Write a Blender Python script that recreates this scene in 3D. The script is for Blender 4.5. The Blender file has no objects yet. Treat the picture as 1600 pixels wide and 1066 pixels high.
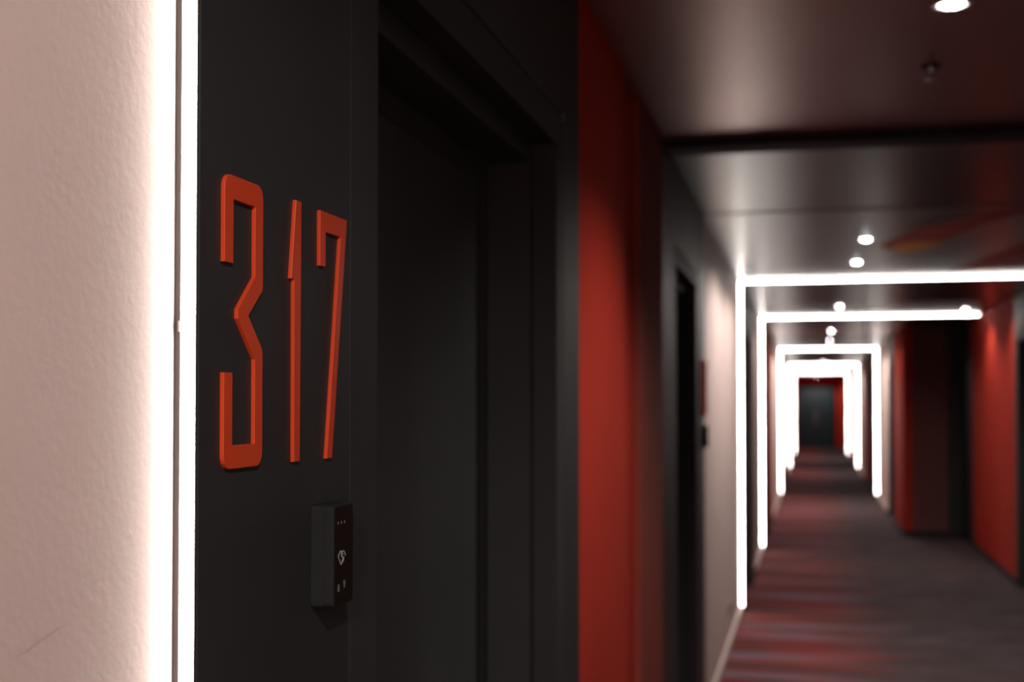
import bpy, bmesh, math, random
from mathutils import Vector, Matrix
random.seed(3)
scene = bpy.context.scene
col = scene.collection

# ------------------------------------------------------------------ camera, world, exposure
F_PX = 2040.0                       # focal length in pixels of a 1600 px wide frame
YAW = math.atan(468 / F_PX)
PITCH = math.atan(50 / F_PX)
cam_d = bpy.data.cameras.new('camera')
cam_d.sensor_width = 36
cam_d.sensor_fit = 'HORIZONTAL'
cam_d.lens = F_PX * 36 / 1600
cam_d.shift_y = 47 / 1600
cam_d.clip_start = 0.02
cam_d.dof.use_dof = True
cam_d.dof.focus_distance = 1.22
cam_d.dof.aperture_fstop = 4.7
cam = bpy.data.objects.new('camera', cam_d)
col.objects.link(cam)
cam.location = (0, 0, 1.54)
cam.rotation_euler = (math.pi / 2 + PITCH, 0, YAW)
scene.camera = cam

w = bpy.data.worlds.new('world')
scene.world = w
w.use_nodes = True
w.node_tree.nodes['Background'].inputs[0].default_value = (0.02, 0.018, 0.018, 1)
w.node_tree.nodes['Background'].inputs[1].default_value = 1.0

vs = scene.view_settings
vs.view_transform = 'Standard'
vs.look = 'None'
vs.exposure = 0.0
vs.gamma = 1.0
vs.use_curve_mapping = False

LED_L = 28.0        # radiance of the light strips
SPOT_W = 60.0       # power of one downlight

# ------------------------------------------------------------------ helpers
def tag(o, label=None, cat=None, group=None, kind=None):
    if label: o['label'] = label
    if cat: o['category'] = cat
    if group: o['group'] = group
    if kind: o['kind'] = kind
    return o

def empty(name, loc=(0, 0, 0)):
    o = bpy.data.objects.new(name, None)
    o.empty_display_size = 0.05
    o.location = loc
    col.objects.link(o)
    return o

def add_box(bm, x0, x1, y0, y1, z0, z1, bev=0.0):
    r = bmesh.ops.create_cube(bm, size=1.0)
    vsx = r['verts']
    for v in vsx:
        v.co.x = x0 + (v.co.x + .5) * (x1 - x0)
        v.co.y = y0 + (v.co.y + .5) * (y1 - y0)
        v.co.z = z0 + (v.co.z + .5) * (z1 - z0)
    if bev > 0:
        es = list({e for v in vsx for e in v.link_edges})
        bmesh.ops.bevel(bm, geom=es, offset=bev, segments=2, profile=.5, affect='EDGES')

def link_mesh(name, bm, mat, parent=None, smooth=False):
    bmesh.ops.recalc_face_normals(bm, faces=bm.faces[:])
    me = bpy.data.meshes.new(name)
    bm.to_mesh(me)
    bm.free()
    me.materials.append(mat)
    if smooth:
        for p in me.polygons: p.use_smooth = True
    o = bpy.data.objects.new(name, me)
    col.objects.link(o)
    if parent:
        o.parent = parent
        o.matrix_parent_inverse = Matrix.Translation(-parent.location)
    return o

def box(name, x0, x1, y0, y1, z0, z1, mat, parent=None, bev=0.0015):
    if x0 > x1: x0, x1 = x1, x0
    bm = bmesh.new()
    add_box(bm, x0, x1, y0, y1, z0, z1, bev)
    return link_mesh(name, bm, mat, parent)

def prism(name, pts, x0, x1, mat, parent=None, bev=0.0):
    """closed outline of (y, z) points, extruded along x from x0 (back) to x1 (front)"""
    bm = bmesh.new()
    back = [bm.verts.new((x0, y, z)) for y, z in pts]
    front = [bm.verts.new((x1, y, z)) for y, z in pts]
    bm.faces.new(back[::-1])
    ff = bm.faces.new(front)
    n = len(pts)
    for i in range(n):
        bm.faces.new((back[i], back[(i + 1) % n], front[(i + 1) % n], front[i]))
    if bev:
        bmesh.ops.recalc_face_normals(bm, faces=bm.faces[:])
        bmesh.ops.bevel(bm, geom=[e for e in ff.edges], offset=bev, segments=2, profile=.5, affect='EDGES')
    bmesh.ops.triangulate(bm, faces=[f for f in bm.faces if len(f.verts) > 4])
    return link_mesh(name, bm, mat, parent)

def arc(cy, cz, r, a0, a1, n=5):
    return [(cy + r * math.cos(math.radians(a0 + (a1 - a0) * k / n)),
             cz + r * math.sin(math.radians(a0 + (a1 - a0) * k / n))) for k in range(n + 1)]

def lathe(name, prof, loc, mat, parent=None, n=32, smooth=True):
    """profile of (r, z) rotated about z at loc"""
    bm = bmesh.new()
    rings = []
    for r, z in prof:
        if r < 1e-6:
            rings.append([bm.verts.new((loc[0], loc[1], loc[2] + z))])
        else:
            rings.append([bm.verts.new((loc[0] + r * math.cos(2 * math.pi * k / n),
                                        loc[1] + r * math.sin(2 * math.pi * k / n), loc[2] + z)) for k in range(n)])
    for a, b in zip(rings, rings[1:]):
        for k in range(n):
            k2 = (k + 1) % n
            if len(a) == 1 and len(b) > 1: bm.faces.new((a[0], b[k], b[k2]))
            elif len(b) == 1 and len(a) > 1: bm.faces.new((a[k], a[k2], b[0]))
            elif len(a) > 1: bm.faces.new((a[k], a[k2], b[k2], b[k]))
    return link_mesh(name, bm, mat, parent, smooth)

# ------------------------------------------------------------------ materials
def new_mat(name):
    m = bpy.data.materials.new(name)
    m.use_nodes = True
    nt = m.node_tree
    return m, nt, nt.nodes, nt.links, nt.nodes['Principled BSDF']

def paint(name, c, rough=.5, spec=.5, var=.12, scale=6.0, bump=.0, bscale=120.0, metal=0.0):
    m, nt, N, L, b = new_mat(name)
    tc = N.new('ShaderNodeTexCoord')
    no = N.new('ShaderNodeTexNoise')
    no.inputs['Scale'].default_value = scale
    no.inputs['Detail'].default_value = 4
    L.new(tc.outputs['Object'], no.inputs['Vector'])
    r = N.new('ShaderNodeValToRGB')
    r.color_ramp.elements[0].position = .3
    r.color_ramp.elements[1].position = .7
    r.color_ramp.elements[0].color = (*[v * (1 - var) for v in c], 1)
    r.color_ramp.elements[1].color = (*[min(1, v * (1 + var)) for v in c], 1)
    L.new(no.outputs['Fac'], r.inputs['Fac'])
    L.new(r.outputs['Color'], b.inputs['Base Color'])
    b.inputs['Roughness'].default_value = rough
    b.inputs['Specular IOR Level'].default_value = spec
    b.inputs['Metallic'].default_value = metal
    if bump:
        n2 = N.new('ShaderNodeTexNoise')
        n2.inputs['Scale'].default_value = bscale
        n2.inputs['Detail'].default_value = 6
        L.new(tc.outputs['Object'], n2.inputs['Vector'])
        bp = N.new('ShaderNodeBump')
        bp.inputs['Strength'].default_value = bump
        bp.inputs['Distance'].default_value = .002
        L.new(n2.outputs['Fac'], bp.inputs['Height'])
        L.new(bp.outputs['Normal'], b.inputs['Normal'])
    return m

def emit(name, c, s):
    m, nt, N, L, b = new_mat(name)
    b.inputs['Base Color'].default_value = (.8, .8, .8, 1)
    b.inputs['Emission Color'].default_value = (*c, 1)
    b.inputs['Emission Strength'].default_value = s
    return m

M = {}
M['pink'] = paint('pale_pink_plaster', (.62, .475, .435), rough=.6, spec=.25, var=.04, scale=3, bump=.28, bscale=130)
M['scuff'] = paint('grey_scuff', (.42, .32, .29), rough=.7, spec=.2, var=.1, scale=60)
M['black'] = paint('black_laminate', (.029, .0295, .030), rough=.5, spec=.2, var=.15, scale=3, bump=.05, bscale=250)
M['casing'] = paint('black_casing_paint', (.037, .037, .037), rough=.6, spec=.15, var=.1, scale=4)
M['brownred'] = paint('brown_red_paint', (.27, .060, .043), rough=.85, spec=.04, var=.08, scale=2, bump=.1)
M['blackdoor'] = paint('black_door_paint', (.042, .043, .043), rough=.7, spec=.1, var=.1, scale=4)
M['red'] = paint('deep_red_paint', (.45, .036, .020), rough=.8, spec=.06, var=.08, scale=2, bump=.1)
M['darkred'] = paint('dark_red_paint', (.15, .064, .058), rough=.8, spec=.08, var=.1, scale=2)
M['ceil_red'] = paint('red_brown_ceiling_paint', (.33, .172, .148), rough=.32, spec=.7, var=.06, scale=1.5, metal=.6)
M['ceil_grey'] = paint('dark_grey_ceiling_paint', (.024, .021, .019), rough=.31, spec=.5, var=.06, scale=1.5)
M['ceil_pale'] = paint('warm_grey_ceiling_paint', (.058, .049, .048), rough=.33, spec=.85, var=.05, scale=1.5)
M['trim'] = paint('black_trim', (.025, .025, .026), rough=.7, spec=.1)
M['skirting'] = paint('pale_skirting', (.66, .52, .48), rough=.4, var=.03)
M['alu'] = paint('bronze_aluminium', (.05, .04, .036), rough=.5, metal=.0, var=.05)
M['orange'] = paint('orange_red_lacquer', (.66, .062, .016), rough=.35, spec=.25, var=.03, scale=20)
M['reader'] = paint('charcoal_plastic', (.018, .019, .019), rough=.6, spec=.15, var=.06, scale=30)
M['readerglass'] = paint('red_black_glass', (.012, .006, .0055), rough=.45, spec=.1, var=.1, scale=30)
M['icon'] = paint('white_print', (.75, .74, .74), rough=.5, var=.02)
M['icondim'] = paint('grey_print', (.33, .32, .32), rough=.5, var=.02)
M['teal'] = paint('dark_teal_paint', (.006, .030, .038), rough=.5, var=.08)
M['metal'] = paint('brushed_metal', (.5, .48, .46), rough=.35, metal=1.0, var=.05)
M['ring'] = paint('white_enamel', (.6, .58, .57), rough=.4, var=.03)
M['plate'] = paint('grey_socket_plastic', (.34, .28, .27), rough=.4, var=.03)
M['streak_red'] = paint('streak_red', (.22, .022, .016), rough=.55, spec=.2, var=.25, scale=3)
M['streak_yellow'] = paint('streak_ochre', (.42, .19, .022), rough=.55, spec=.2, var=.15, scale=3)
M['streak_black'] = paint('streak_black', (.028, .025, .026), rough=.55, spec=.2, var=.15, scale=3)
M['led'] = emit('light_strip_diffuser', (1.0, .93, .86), LED_L)
M['lens'] = emit('downlight_lens', (1.0, .95, .97), 45.0)

def carpet_mat():
    m, nt, N, L, b = new_mat('striped_carpet')
    tc = N.new('ShaderNodeTexCoord')
    sep = N.new('ShaderNodeSeparateXYZ')
    L.new(tc.outputs['Object'], sep.inputs['Vector'])
    # stripes across the corridor: noise stretched along x
    mp = N.new('ShaderNodeMapping')
    mp.inputs['Scale'].default_value = (.22, 2.3, 1)
    L.new(tc.outputs['Object'], mp.inputs['Vector'])
    n1 = N.new('ShaderNodeTexNoise')
    n1.inputs['Scale'].default_value = 1.0
    n1.inputs['Detail'].default_value = 5
    n1.inputs['Roughness'].default_value = .62
    L.new(mp.outputs['Vector'], n1.inputs['Vector'])
    r1 = N.new('ShaderNodeValToRGB')
    e = r1.color_ramp.elements
    e[0].position = .30; e[0].color = (.055, .030, .030, 1)
    e[1].position = .72; e[1].color = (.30, .20, .19, 1)
    for p, c in ((.40, (.24, .034, .032, 1)), (.47, (.065, .042, .042, 1)), (.53, (.30, .055, .048, 1)),
                 (.585, (.15, .15, .19, 1)), (.64, (.27, .042, .040, 1))):
        x = e.new(p); x.color = c
    L.new(n1.outputs['Fac'], r1.inputs['Fac'])
    # plain grey-brown field
    n2 = N.new('ShaderNodeTexNoise')
    n2.inputs['Scale'].default_value = 3.0
    n2.inputs['Detail'].default_value = 6
    L.new(tc.outputs['Object'], n2.inputs['Vector'])
    r2 = N.new('ShaderNodeValToRGB')
    r2.color_ramp.elements[0].position = .3
    r2.color_ramp.elements[1].position = .7
    r2.color_ramp.elements[0].color = (.050, .040, .041, 1)
    r2.color_ramp.elements[1].color = (.092, .076, .077, 1)
    L.new(n2.outputs['Fac'], r2.inputs['Fac'])
    # stripes dissolve away from the left wall
    n3 = N.new('ShaderNodeTexNoise')
    n3.inputs['Scale'].default_value = 2.0
    mp3 = N.new('ShaderNodeMapping')
    mp3.inputs['Scale'].default_value = (.2, 1.6, 1)
    mp3.inputs['Location'].default_value = (4, 9, 0)
    L.new(tc.outputs['Object'], mp3.inputs['Vector'])
    L.new(mp3.outputs['Vector'], n3.inputs['Vector'])
    ma = N.new('ShaderNodeMath'); ma.operation = 'MULTIPLY_ADD'
    L.new(n3.outputs['Fac'], ma.inputs[0]); ma.inputs[1].default_value = -.9
    L.new(sep.outputs['X'], ma.inputs[2])
    mr = N.new('ShaderNodeMapRange')
    L.new(ma.outputs[0], mr.inputs['Value'])
    mr.inputs['From Min'].default_value = -.45
    mr.inputs['From Max'].default_value = .10
    mr.inputs['To Min'].default_value = 0.0
    mr.inputs['To Max'].default_value = .92
    mx = N.new('ShaderNodeMix'); mx.data_type = 'RGBA'
    L.new(mr.outputs['Result'], mx.inputs['Factor'])
    L.new(r1.outputs['Color'], mx.inputs['A'])
    L.new(r2.outputs['Color'], mx.inputs['B'])
    L.new(mx.outputs['Result'], b.inputs['Base Color'])
    b.inputs['Roughness'].default_value = .95
    b.inputs['Specular IOR Level'].default_value = .1
    n4 = N.new('ShaderNodeTexNoise'); n4.inputs['Scale'].default_value = 300
    L.new(tc.outputs['Object'], n4.inputs['Vector'])
    bp = N.new('ShaderNodeBump'); bp.inputs['Strength'].default_value = .4
    bp.inputs['Distance'].default_value = .004
    L.new(n4.outputs['Fac'], bp.inputs['Height'])
    L.new(bp.outputs['Normal'], b.inputs['Normal'])
    return m
M['carpet'] = carpet_mat()

# ------------------------------------------------------------------ dimensions (metres; y runs down the corridor)
XL = -0.50          # face of the dark panels on the left
XR_WIDE = 1.68      # right side of the wide part
XR = 1.03           # right side of the narrow part
PROUD = 0.0182       # how far dark panels stand proud of the plaster
Y_BACK, Y_STEP, Y_END = -3.2, 15.8, 46.0
Z_RED, Z_GREY, Z_PALE, Z_SOF = 2.456, 2.449, 2.445, 2.428
GAP = 0.0004

# ------------------------------------------------------------------ floor
fl = bmesh.new()
add_box(fl, XL - .4, XR_WIDE + .4, Y_BACK - .3, Y_STEP, -.06, 0)
add_box(fl, XL - .4, XR + .4, Y_STEP, Y_END + .3, -.06, 0)
tag(link_mesh('floor', fl, M['carpet']), 'grey-brown corridor carpet with red and blue stripes by the left wall', 'carpet', kind='structure')

# ------------------------------------------------------------------ ceiling
ceil = box('ceiling', XL - .4, XR_WIDE + .4, Y_BACK - .3, Y_END + .3, 2.56, 2.64, M['trim'], bev=0)
tag(ceil, 'dark low corridor ceiling in glossy red-brown and grey bays', 'ceiling', kind='structure')
LEDS = [0.999, 9.75, 13.9, 22.2, 31.3, 39.6]
def ceil_bay(y0, y1, z, mat):
    xr = XR_WIDE if y0 < Y_STEP - .01 else XR
    box('ceiling_panel', XL - .2, xr + .2, y0 + GAP, y1 - GAP, z, 2.56, M[mat], ceil)
for y0, y1, z, m_ in ((Y_BACK, .999, Z_PALE, 'ceil_pale'), (.999, 4.53, Z_RED, 'ceil_red'),
                      (4.68, 6.3, Z_GREY, 'ceil_grey'), (6.3, 9.75, Z_PALE, 'ceil_pale'),
                      (9.75, 11.9, Z_SOF, 'ceil_grey'), (11.9, 13.9, Z_PALE, 'ceil_pale'),
                      (13.9, 15.8, Z_SOF, 'ceil_grey'), (15.8, 17.4, Z_SOF, 'ceil_red'), (17.4, 22.2, Z_PALE, 'ceil_pale'),
                      (22.2, 27.5, Z_SOF, 'ceil_grey'), (27.5, 31.3, Z_PALE, 'ceil_pale'),
                      (31.3, 36.0, Z_SOF, 'ceil_grey'), (36.0, 39.6, Z_PALE, 'ceil_pale'),
                      (39.6, Y_END, Z_SOF, 'ceil_red')):
    ceil_bay(y0, y1, z, m_)
# thin soffit beam that carries the first light strip, and the black joint between the red and grey bays
box('soffit_strip', XL - .2, XR_WIDE + .2, 1.006, 1.05, Z_SOF, Z_RED, M['black'], ceil)
box('joint_strip', XL - .2, XR_WIDE + .2, 4.533, 4.677, Z_SOF - .002, 2.56, M['trim'], ceil)

# ------------------------------------------------------------------ walls
def wall(name, xface, sgn, y0, y1, label):
    """backing slab; sgn = +1 when the room lies towards +x"""
    o = box(name, xface - sgn * .35, xface - sgn * .22, y0, y1, 0, 2.56, M['trim'], bev=0)
    tag(o, label, 'wall', kind='structure')
    return o
wl = wall('wall_left', XL, 1, Y_BACK, Y_END, 'long left corridor wall of pink plaster, black panels and red panels')
wr = wall('wall_right', XR_WIDE, -1, Y_BACK, Y_STEP + .1, 'right wall of the wide corridor part in red and black')
wn = wall('wall_right_narrow', XR, -1, Y_STEP + .13, Y_END, 'right wall of the narrow far corridor part')

SK = {'pink': 'skirting', 'black': 'trim', 'red': 'trim', 'darkred': 'trim', 'brownred': 'trim'}
def panel(parent, xf, s, y0, y1, mat, z0=0.0, z1=2.56, skirt=True, set_back=0.0, name=None):
    xf = xf - s * set_back
    nm = name or {'pink': 'plaster_panel', 'black': 'black_panel', 'red': 'red_panel', 'darkred': 'red_panel', 'brownred': 'red_panel'}[mat]
    o = box(nm, xf, xf - s * (.22 - set_back), y0 + GAP, y1 - GAP, z0, z1, M[mat], parent)
    if skirt and z0 == 0:
        p = .017 if mat == 'pink' else .008
        box('skirting', xf, xf + s * p, y0 + GAP, y1 - GAP, 0.001, .058, M[SK[mat]], o, bev=.003)
    return o

door_n = [0]
def doorway(parent, xf, s, y0, y1, label, leaf='blackdoor', glint=False):
    """stepped door frame with a recessed leaf; opening y0..y1 at the wall face, casing 9 cm wide"""
    door_n[0] += 1
    d = empty('door_%d' % door_n[0], (xf - s * .1, (y0 + y1) / 2, 0))
    tag(d, label, 'door', kind='structure')
    c, H = .0935, 2.067
    k = M['casing']
    # casing, flush with the panels
    box('jamb', xf, xf - s * .05, y0 - c + GAP, y0, 0, H, k, d, .0004)
    box('jamb', xf, xf - s * .05, y1, y1 + .075 - GAP, 0, H, k, d)
    hd = box('head', xf, xf - s * .05, y0 - c + GAP, y1 + .075 - GAP, H + .0005, H + .0695, k, d)
    # inner step of the frame and the stop
    for ya, yb in ((y0 - c + GAP, y0 + .02), (y1 - .02, y1 + .075 - GAP)):
        box('frame_stile', xf - s * .0505, xf - s * .14, ya, yb, 0, H - .040, M['blackdoor'], d)
    box('frame_rail', xf - s * .0505, xf - s * .14, y0 - c + GAP, y1 + .075 - GAP, H - .0395, H + .071, M['blackdoor'], d)
    for ya, yb in ((y0 - c + GAP, y0 + .045), (y1 - .055, y1 + .075 - GAP)):
        box('door_stop', xf - s * .1405, xf - s * .1435, ya, yb, 0, H - .081, M['blackdoor'], d)
    box('door_stop', xf - s * .1405, xf - s * .1435, y0 - c + GAP, y1 + .075 - GAP, H - .0805, H + .071, M['blackdoor'], d)
    box('door_leaf', xf - s * .1445, xf - s * .19, y0 - .01, y1 + .01, .006, H - .05, M[leaf], d)
    if glint:  # metal bead added to stand for a highlight on the casing joint
        bm = bmesh.new()
        r = bmesh.ops.create_uvsphere(bm, u_segments=12, v_segments=8, radius=.006)
        bmesh.ops.transform(bm, matrix=Matrix.Translation((xf - s * .001, y1 + .068, H + .066)) @ Matrix.Diagonal((.5, 1, 1.4, 1)), verts=r['verts'])
        link_mesh('joint_glint', bm, M['metal'], hd, True)
    # panel above the door belongs to the wall
    panel(parent, xf, s, y0 - c, y1 + .075, 'black', z0=H + .0735)
    return d

# --- left side, from behind the camera to the far end
near_plaster = panel(wl, XL, 1, Y_BACK, .999, 'pink', set_back=PROUD)
# faint scuff low on the near plaster
sc = [(0.7788, 1.3711), (0.7919, 1.3721), (0.8031, 1.3757), (0.8185, 1.3787), (0.8304, 1.3816), (0.8426, 1.3818)]
bm = bmesh.new()
rows = []
for k, (yy, zz) in enumerate(sc):
    hw = (.0001, .00045, .0003, .0005, .0003, .0001)[k]
    rows.append([bm.verts.new((XL - PROUD + dx, yy, zz + q)) for dx, q in ((.0001, -hw), (.0001, hw), (.0003, hw), (.0003, -hw))])
for a, b_ in zip(rows, rows[1:]):
    for k in range(4): bm.faces.new((a[k], a[(k + 1) % 4], b_[(k + 1) % 4], b_[k]))
bm.faces.new(rows[0]); bm.faces.new(rows[-1][::-1])
link_mesh('scuff_mark', bm, M['scuff'], near_plaster)
panel(wl, XL, 1, 1.006, 1.3746, 'black')
doorway(wl, XL, 1, 1.468, 2.585, 'black recessed door in a stepped frame right beside the orange number 317', glint=True)
panel(wl, XL, 1, 2.66, 2.844, 'black')
panel(wl, XL, 1, 2.844, 3.56, 'red')
panel(wl, XL, 1, 3.56, 3.90, 'red', set_back=.02, skirt=False)
panel(wl, XL, 1, 3.90, 4.50, 'brownred')
panel(wl, XL - .0, 1, 4.50, 4.72, 'black', skirt=False)
panel(wl, XL, 1, 4.72, 4.876, 'black')
doorway(wl, XL, 1, 4.97, 5.87, 'black recessed left door between red panels and a pink plaster wall')
panel(wl, XL, 1, 5.945, 6.30, 'black')
panel(wl, XL, 1, 6.30, 9.75, 'pink', set_back=PROUD)
panel(wl, XL, 1, 9.757, 10.10, 'black')
doorway(wl, XL, 1, 10.1935, 11.2, 'black left door just behind the largest complete light arch')
panel(wl, XL, 1, 11.275, 11.9, 'black')
panel(wl, XL, 1, 11.9, 13.9, 'pink', set_back=PROUD)
panel(wl, XL, 1, 13.907, 14.25, 'black')
doorway(wl, XL, 1, 14.3435, 15.4, 'black left door just behind the light arch that lacks a right leg')
panel(wl, XL, 1, 15.475, 15.7, 'black')
panel(wl, XL, 1, 15.7, 17.4, 'red')
panel(wl, XL, 1, 17.4, 22.2, 'pink', set_back=PROUD)
for a, b_, c_ in ((22.207, 27.5, 31.3), (31.307, 36.0, 39.6)):
    for wp, xf, s, side in ((wl, XL, 1, 'left'), (wn, XR, -1, 'right')):
        panel(wp, xf, s, a, a + .4, 'black')
        doorway(wp, xf, s, a + .4935, a + 1.5, 'small black %s door behind the %s light arch' % (side, 'first complete far' if a < 30 else 'second complete far'))
        panel(wp, xf, s, a + 1.575, a + 2.0, 'black')
        panel(wp, xf, s, a + 2.0, b_, 'red')
        panel(wp, xf, s, b_, c_, 'pink', set_back=PROUD)
for wp, xf, s in ((wl, XL, 1), (wn, XR, -1)):
    panel(wp, xf, s, 39.607, 41.5, 'black' if s > 0 else 'red')
    panel(wp, xf, s, 41.5, Y_END, 'red')
# --- right side, narrow part
panel(wn, XR, -1, Y_STEP + .13, 17.3, 'red')
panel(wn, XR, -1, 17.3, 17.5, 'black')
doorway(wn, XR, -1, 17.5935, 18.6, 'black right door where the corridor narrows, before pale plaster')
panel(wn, XR, -1, 18.675, 19.0, 'black')
panel(wn, XR, -1, 19.0, 22.2, 'pink', set_back=PROUD)
# --- right side, wide part
panel(wr, XR_WIDE, -1, Y_BACK, .999, 'pink', set_back=PROUD)
panel(wr, XR_WIDE, -1, 1.006, 3.4, 'black')
panel(wr, XR_WIDE, -1, 3.4, 6.3, 'black')
panel(wr, XR_WIDE, -1, 6.3, 9.75, 'black')
panel(wr, XR_WIDE, -1, 9.757, 10.45, 'black')
doorway(wr, XR_WIDE, -1, 10.5435, 11.6, 'black door in the red right wall at the frame edge')
panel(wr, XR_WIDE, -1, 11.675, 11.75, 'black')
panel(wr, XR_WIDE, -1, 11.75, 14.7, 'red')
panel(wr, XR_WIDE, -1, 14.7, Y_STEP, 'black')
# --- wall that steps in, seen face-on
wf = box('wall_step', XR, XR_WIDE + .3, Y_STEP + .05, Y_STEP + .128, 0, 2.56, M['trim'], bev=0)
tag(wf, 'dark red wall facing the camera where the corridor narrows', 'wall', kind='structure')
box('red_panel', XR, XR + .10, Y_STEP, Y_STEP + .05, .06, 2.56, M['red'], wf)
box('red_panel', XR + .103, XR + .50, Y_STEP + .004, Y_STEP + .05, .06, 2.56, M['darkred'], wf)
box('black_panel', XR + .503, XR_WIDE, Y_STEP, Y_STEP + .05, .06, 2.56, M['black'], wf)
box('skirting', XR, XR_WIDE, Y_STEP - .004, Y_STEP + .05, .001, .0585, M['trim'], wf)
# --- ends
wb = box('wall_back', XL - .3, XR_WIDE + .3, Y_BACK - .12, Y_BACK, 0, 2.56, M['pink'], bev=0)
tag(wb, 'plaster end wall behind the camera', 'wall', kind='structure')
we = box('wall_end', XL - .3, XR + .3, Y_END, Y_END + .12, 0, 2.56, M['red'], bev=0)
tag(we, 'red end wall at the far end of the corridor', 'wall', kind='structure')
door_n[0] += 1
de = empty('door_%d' % door_n[0], (0.1, Y_END - .03, 0))
tag(de, 'dark teal double door closing the far end of the corridor', 'door', kind='structure')
for xa, xb in ((XL + .06, .145), (.15, .73)):
    lf = box('door_leaf', xa, xb, Y_END - .05, Y_END - .001, .01, 2.10, M['teal'], de, .004)
    bm = bmesh.new()
    hx = .10 if xa < 0 else .195
    add_box(bm, hx - .012, hx + .012, Y_END - .11, Y_END - .088, .85, 1.25, .004)
    add_box(bm, hx - .008, hx + .008, Y_END - .09, Y_END - .05, .88, .90)
    add_box(bm, hx - .008, hx + .008, Y_END - .09, Y_END - .05, 1.20, 1.22)
    link_mesh('pull_handle', bm, M['metal'], lf)
box('frame_stile', XL + .002, XL + .058, Y_END - .06, Y_END - .001, 0, 2.16, M['trim'], de)
box('frame_stile', .732, .79, Y_END - .06, Y_END - .001, 0, 2.16, M['trim'], de)
box('frame_rail', XL + .06, .73, Y_END - .06, Y_END - .001, 2.103, 2.16, M['trim'], de)

# ------------------------------------------------------------------ light arches
ARCH_LABEL = ['nearest white light strip running down beside the orange number 317',
              'largest white light arch over the carpet, its top leaving the frame at right',
              'white light arch whose top bar stops at the red wall without right leg',
              'white light arch with both legs, largest of the three complete far ones',
              'white light arch with both legs, middle of the three complete far ones',
              'smallest and farthest white light arch, framing the dark teal door']
def arch(i, y, xl, xr, leg_r=True):
    a = empty('light_arch', ((xl + xr) / 2, y, 0))
    tag(a, ARCH_LABEL[i], 'light', 'white light arches along the corridor')
    zb = .045 if i else .05
    W = .0120
    zt = Z_SOF
    # channel fills the edge of the dark portal, the diffuser lies in it
    ch = box('channel', xl - PROUD + .0002, xl, y + .0012, y + .0055, zb, zt + PROUD - .0002, M['alu'], a, 0)
    d1 = box('channel_edge', xl - PROUD + .0002, xl - W, y - .001, y + .0011, zb, zt + PROUD - .0002, M['alu'], ch, 0)
    bm = bmesh.new(); add_box(bm, xl - W, xl - .0002, y - .0015, y + .001, zb, zt + W)
    link_mesh('light_strip', bm, M['led'], a)
    ct = box('channel', xl + .0005, xr - .0005, y + .0012, y + .0055, zt, zt + PROUD - .0002, M['alu'], a, 0)
    box('channel_edge', xl, xr, y - .001, y + .0011, zt + W, zt + PROUD - .0002, M['alu'], ct, 0)
    bm = bmesh.new(); add_box(bm, xl, xr - (0 if leg_r else .03), y - .0015, y + .001, zt + .0002, zt + W)
    link_mesh('light_strip', bm, M['led'], a)
    if leg_r:
        cr = box('channel', xr, xr + PROUD - .0002, y + .0012, y + .0055, zb, zt + PROUD - .0002, M['alu'], a, 0)
        box('channel_edge', xr + W, xr + PROUD - .0002, y - .001, y + .0011, zb, zt + PROUD - .0002, M['alu'], cr, 0)
        bm = bmesh.new(); add_box(bm, xr + .0002, xr + W, y - .0015, y + .001, zb, zt + W)
        link_mesh('light_strip', bm, M['led'], a)
    return a
for i, y in enumerate(LEDS):
    xr = XR_WIDE if y < Y_STEP else XR
    arch(i, y, XL, xr, leg_r=(i > 2))

# ------------------------------------------------------------------ downlights
def downlight(x, y, z, label, power=SPOT_W, tint=(1, .93, .88), size=166, blend=.3):
    d = empty('downlight', (x, y, z))
    tag(d, label, 'downlight', 'recessed ceiling downlights')
    lathe('trim_ring', [(.030, -.001), (.032, -.006), (.045, -.005), (.047, 0), (.030, 0.0)], (x, y, z), M['ring'], d)
    lathe('lens', [(0, -.012), (.012, -.0112), (.021, -.0085), (.0295, -.002)], (x, y, z), M['lens'], d)
    ld = bpy.data.lights.new('beam', 'SPOT')
    ld.energy = power
    ld.color = tint
    ld.spot_size = math.radians(size)
    ld.spot_blend = blend
    ld.shadow_soft_size = .028
    lo = bpy.data.objects.new('beam', ld)
    col.objects.link(lo)
    lo.location = (x, y, z - .04)
    lo.parent = d
    lo.matrix_parent_inverse = Matrix.Translation(-d.location)
    return d
downlight(.318, 3.118, Z_RED, 'brightest downlight in the red-brown ceiling at the top edge of the picture', power=48, size=136, blend=.7)
downlight(.296, 7.417, Z_PALE, 'larger of two downlights before the largest light arch', power=58)
downlight(.287, 8.604, Z_PALE, 'downlight just above the top bar of the largest light arch', power=58)
downlight(.259, 12.504, Z_PALE, 'downlight half hidden by the bar of the arch lacking a right leg', power=32)
downlight(.240, 16.446, Z_SOF, 'downlight in the middle of the far narrow ceiling, upper of two', power=22)
downlight(.256, 19.386, Z_PALE, 'downlight touching the top bar of the first complete far arch', power=150)
downlight(1.454, 11.638, Z_PALE, 'right-hand downlight close above the red wall', power=15, size=136, blend=.7)
downlight(1.448, 13.209, Z_PALE, 'right-hand downlight behind the bar end of the open arch', power=15, size=136, blend=.7)
downlight(.20, 44.6, Z_SOF, 'tiny downlight in front of the teal end door', power=60)
downlight(.256, 29.2, Z_PALE, 'far downlight hidden behind the bar of the middle complete arch', power=80)
downlight(.256, 37.5, Z_PALE, 'far downlight hidden behind the bar of the smallest arch', power=80)
downlight(.32, -.25, Z_PALE, 'downlight of the near bay out of frame above the photographer', power=56)
downlight(.32, -2.2, Z_PALE, 'downlight of the near bay out of frame behind the photographer', power=130, size=172)

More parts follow.
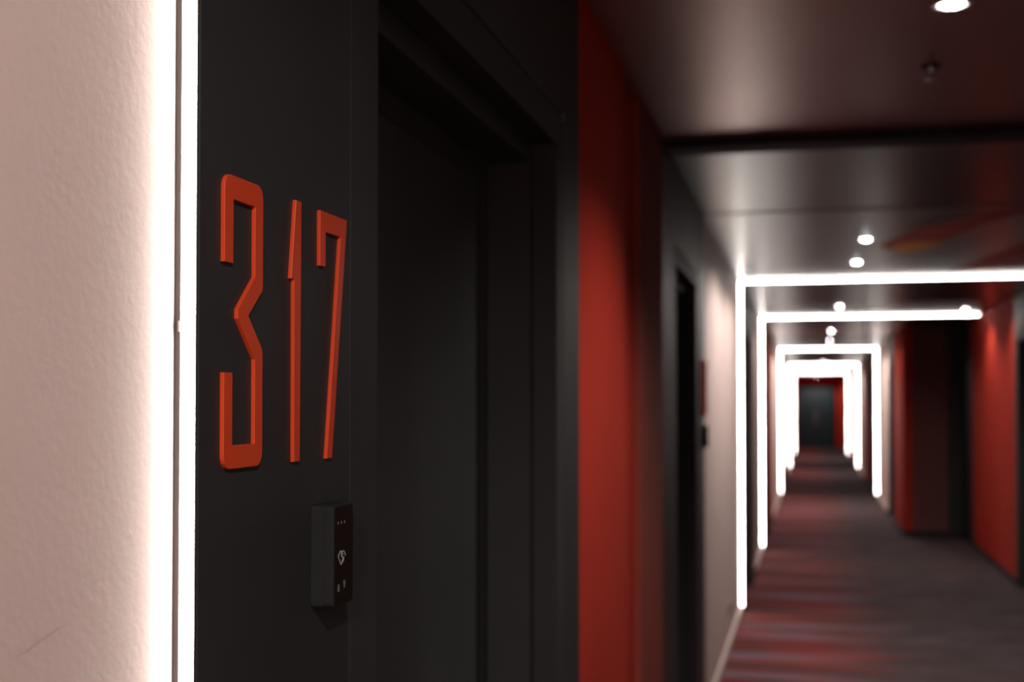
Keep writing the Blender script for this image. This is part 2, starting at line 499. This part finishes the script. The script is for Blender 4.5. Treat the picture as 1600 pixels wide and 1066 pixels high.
# sprinkler head in the red bay
sp = empty('sprinkler_head', (.32, 3.69, Z_RED))
tag(sp, 'small dark sprinkler head in the red-brown ceiling below the brightest downlight', 'sprinkler')
lathe('rosette', [(0, -.004), (.022, -.004), (.028, -.001), (.028, 0)], (.32, 3.69, Z_RED), M['trim'], sp, 24)
lathe('body', [(.010, -.004), (.010, -.018), (.006, -.022), (.006, -.034), (0, -.034)], (.32, 3.69, Z_RED), M['metal'], sp, 16)
lathe('deflector', [(0, -.034), (.014, -.036), (.014, -.038), (0, -.038)], (.32, 3.69, Z_RED), M['metal'], sp, 16)

# ------------------------------------------------------------------ red and ochre streaks on the pale ceiling bay
def ribbon(name, spine, mat, parent, z):
    bm = bmesh.new()
    t = .0012
    rows = []
    for x, y, hw in spine:
        rows.append([bm.verts.new((x, y - hw, z)), bm.verts.new((x, y + hw, z)),
                     bm.verts.new((x, y + hw, z - t)), bm.verts.new((x, y - hw, z - t))])
    for a, b in zip(rows, rows[1:]):
        for k in range(4):
            bm.faces.new((a[k], a[(k + 1) % 4], b[(k + 1) % 4], b[k]))
    bm.faces.new(rows[0]); bm.faces.new(rows[-1][::-1])
    return link_mesh(name, bm, mat, parent)
mu = empty('ceiling_streaks', (.9, 7.6, Z_PALE))
tag(mu, 'red and ochre streaks on the dark ceiling before the largest arch', 'mural')
ribbon('red_streak', [(.39, 7.75, .08), (.46, 7.7, .30), (.55, 7.55, .48), (.66, 7.35, .50), (.76, 7.0, .36), (.86, 6.72, .22), (.97, 6.5, .14), (1.15, 6.42, .08)], M['streak_red'], mu, Z_PALE)
ribbon('ochre_streak', [(.46, 7.84, .04), (.50, 7.86, .22), (.58, 7.86, .26), (.66, 7.80, .16), (.74, 7.7, .03)], M['streak_yellow'], mu, Z_PALE - .0014)
ribbon('red_streak', [(.92, 9.35, .06), (1.05, 9.0, .35), (1.2, 8.55, .75), (1.4, 8.3, .95), (1.66, 8.2, 1.0)], M['streak_red'], mu, Z_PALE)

# ------------------------------------------------------------------ numerals 3 1 7
XB, XF = XL, XL + .0040
def numeral(pts, label):
    o = prism('room_numeral', pts, XB + .0002, XF, M['orange'], None, bev=.0005)
    return tag(o, label, 'numeral', 'raised numerals of the near door')
y0, y1, zb, zt = 1.0465, 1.1280, 1.4822, 1.7410
R1 = .0125
three = ([(y0, 1.6632), (1.0642, 1.6632), (1.0642, 1.7198), (1.1105, 1.7198), (1.1105, 1.6555), (1.0742, 1.6235), (1.0742, 1.6150),
          (1.1110, 1.5800), (1.1110, 1.5028), (1.0636, 1.5028), (1.0636, 1.5666), (y0, 1.5666)]
         + arc(y0 + R1, zb + R1, R1, 180, 270) + arc(y1 - R1, zb + R1, R1, 270, 360)
         + [(y1, 1.5850), (1.1265, 1.5905), (1.0963, 1.6189), (1.1272, 1.6440), (y1, 1.6487)]
         + arc(y1 - R1, zt - R1, R1, 0, 90) + arc(y0 + R1, zt - R1, R1, 90, 180))
numeral(three, 'tall orange-red raised numeral 3 on the black panel beside the light strip')
numeral([(1.2075, 1.7411), (1.2212, 1.7411), (1.2192, 1.4822), (1.2043, 1.4822), (1.2033, 1.6622), (1.1956, 1.6622)][::-1],
        'slim orange-red raised numeral 1 between the 3 and the 7')
numeral([(1.2726, 1.7404), (1.3521, 1.7404), (1.3088, 1.4818), (1.2936, 1.4818), (1.3328, 1.7196), (1.2879, 1.7196), (1.2879, 1.6827), (1.2726, 1.6827)][::-1],
        'orange-red raised numeral 7 nearest the black door')

# ------------------------------------------------------------------ card readers
def rrect(y0, y1, z0, z1, r):
    return (arc(y0 + r, z0 + r, r, 180, 270, 4) + arc(y1 - r, z0 + r, r, 270, 360, 4)
            + arc(y1 - r, z1 - r, r, 0, 90, 4) + arc(y0 + r, z1 - r, r, 90, 180, 4))
def stroke(bm, pts, wdt, x, closed=False):
    n = len(pts)
    for i in range(n if closed else n - 1):
        a, b = Vector(pts[i]), Vector(pts[(i + 1) % n])
        d = (b - a)
        if d.length < 1e-7: continue
        d.normalize()
        nrm = Vector((-d.y, d.x)) * wdt / 2
        a2, b2 = a - d * wdt * .3, b + d * wdt * .3
        q = [a2 + nrm, b2 + nrm, b2 - nrm, a2 - nrm]
        vb = [bm.verts.new((x, p.x, p.y)) for p in q]
        vf = [bm.verts.new((x + .0002, p.x, p.y)) for p in q]
        bm.faces.new(vf); bm.faces.new(vb[::-1])
        for k in range(4): bm.faces.new((vb[k], vb[(k + 1) % 4], vf[(k + 1) % 4], vf[k]))
def card_reader(yc, zc, label, icons):
    ya, yb, za, zb_ = yc - .029, yc + .029, zc - .0525, zc + .0525
    r = empty('card_reader', (XL, yc, za))
    tag(r, label, 'card reader', 'key card readers by the doors')
    prism('back_box', rrect(ya, yb, za, zb_, .004), XL + .0002, XL + .0125, M['reader'], r, .0008)
    prism('shadow_joint', rrect(ya + .001, yb - .001, za + .001, zb_ - .001, .004), XL + .0126, XL + .0138, M['trim'], r)
    prism('front_cover', rrect(ya, yb, za, zb_, .006), XL + .0139, XL + .0245, M['reader'], r, .0012)
    g = prism('glass_face', rrect(ya + .002, yb - .002, za + .002, zb_ - .002, .005), XL + .0246, XL + .0252, M['readerglass'], r, .0002)
    if not icons: return r
    x = XL + .0254
    for k, yy in enumerate((1.2705, 1.2800, 1.2895)):
        bm = bmesh.new(); stroke(bm, [(yy, 1.4155), (yy, 1.4176)], .0012, x); link_mesh('indicator_dot', bm, M['icondim'], g)
    # hand holding a card
    bm = bmesh.new()
    stroke(bm, [(1.2775, 1.3876), (1.2706, 1.3825), (1.2785, 1.3735)], .00065, x)
    stroke(bm, [(1.2775, 1.3876), (1.2802, 1.3852), (1.2815, 1.3865), (1.2872, 1.3866), (1.2895, 1.3848), (1.2918, 1.3814)], .00065, x)
    stroke(bm, [(1.2812, 1.3855), (1.2806, 1.3843), (1.2850, 1.3841)], .00065, x)
    stroke(bm, [(1.2806, 1.3843), (1.2800, 1.3826), (1.2842, 1.3823)], .00065, x)
    stroke(bm, [(1.2800, 1.3826), (1.2804, 1.3813), (1.2834, 1.3811)], .00065, x)
    stroke(bm, [(1.2842, 1.3808), (1.2850, 1.3796), (1.2880, 1.3794), (1.2852, 1.3782), (1.2870, 1.3768), (1.2785, 1.3735)], .0008, x)
    stroke(bm, [(1.2850, 1.3796), (1.2815, 1.3756), (1.2852, 1.3766)], .0008, x)
    link_mesh('card_symbol', bm, M['icon'], g)
    # padlock-like bell and lamp symbols
    bm = bmesh.new()
    stroke(bm, arc(1.2722, 1.3519, .0016, 200, -20, 6), .0006, x)
    stroke(bm, [(1.2708, 1.3512), (1.2702, 1.3466), (1.2744, 1.3466), (1.2736, 1.3512)], .0006, x, True)
    stroke(bm, [(1.2714, 1.3490), (1.2734, 1.3490)], .0006, x)
    link_mesh('bell_symbol', bm, M['icondim'], g)
    bm = bmesh.new()
    stroke(bm, arc(1.2890, 1.3535, .0022, 250, -70, 8), .0006, x)
    stroke(bm, [(1.2884, 1.3514), (1.2884, 1.3485), (1.2896, 1.3485), (1.2896, 1.3514)], .0006, x)
    link_mesh('lamp_symbol', bm, M['icondim'], g)
    return r
card_reader(1.2885, 1.3830, 'slim black card reader with white hand symbol below the orange number 317', True)
card_reader(6.185, 1.3830, 'black card reader seen edge-on against the pink wall before the largest arch', False)
card_reader(14.13, 1.3830, 'tiny black card reader behind the open light arch on the left', False)
# sign of the second door: red strokes seen edge-on
sg = empty('room_sign', (XL, 6.18, 1.48))
tag(sg, 'red raised door sign seen edge-on above the second card reader', 'sign')
for yy in (6.09, 6.18, 6.27):
    prism('sign_stroke', [(yy - .011, 1.482), (yy + .011, 1.482), (yy + .014, 1.741), (yy - .008, 1.741)], XL + .0002, XL + .014, M['orange'], sg, .0008)

# ------------------------------------------------------------------ socket on the pink wall
so = empty('wall_socket', (XL - PROUD, 8.5, .2))
tag(so, 'grey socket plate low on the pink wall just before the largest arch', 'socket')
prism('plate', rrect(8.40, 8.56, .195, .275, .008), XL - PROUD + .0002, XL - PROUD + .009, M['plate'], so, .002)
lathe_y = bmesh.new()
bmesh.ops.create_cone(lathe_y, cap_ends=True, segments=20, radius1=.02, radius2=.02, depth=.002,
                      matrix=Matrix.Translation((XL - PROUD + .0098, 8.48, .235)) @ Matrix.Rotation(math.pi / 2, 4, 'Y'))
link_mesh('outlet', lathe_y, M['trim'], so)
# small clip seated on the edge of the nearest light strip
bm = bmesh.new()
add_box(bm, XL - .0142, XL - .0122, .9962, .9979, 1.5995, 1.6085, .0003)
cl = link_mesh('strip_clip', bm, M['plate'])
tag(cl, 'tiny pale clip at mid height on the edge of the nearest light strip', 'clip')
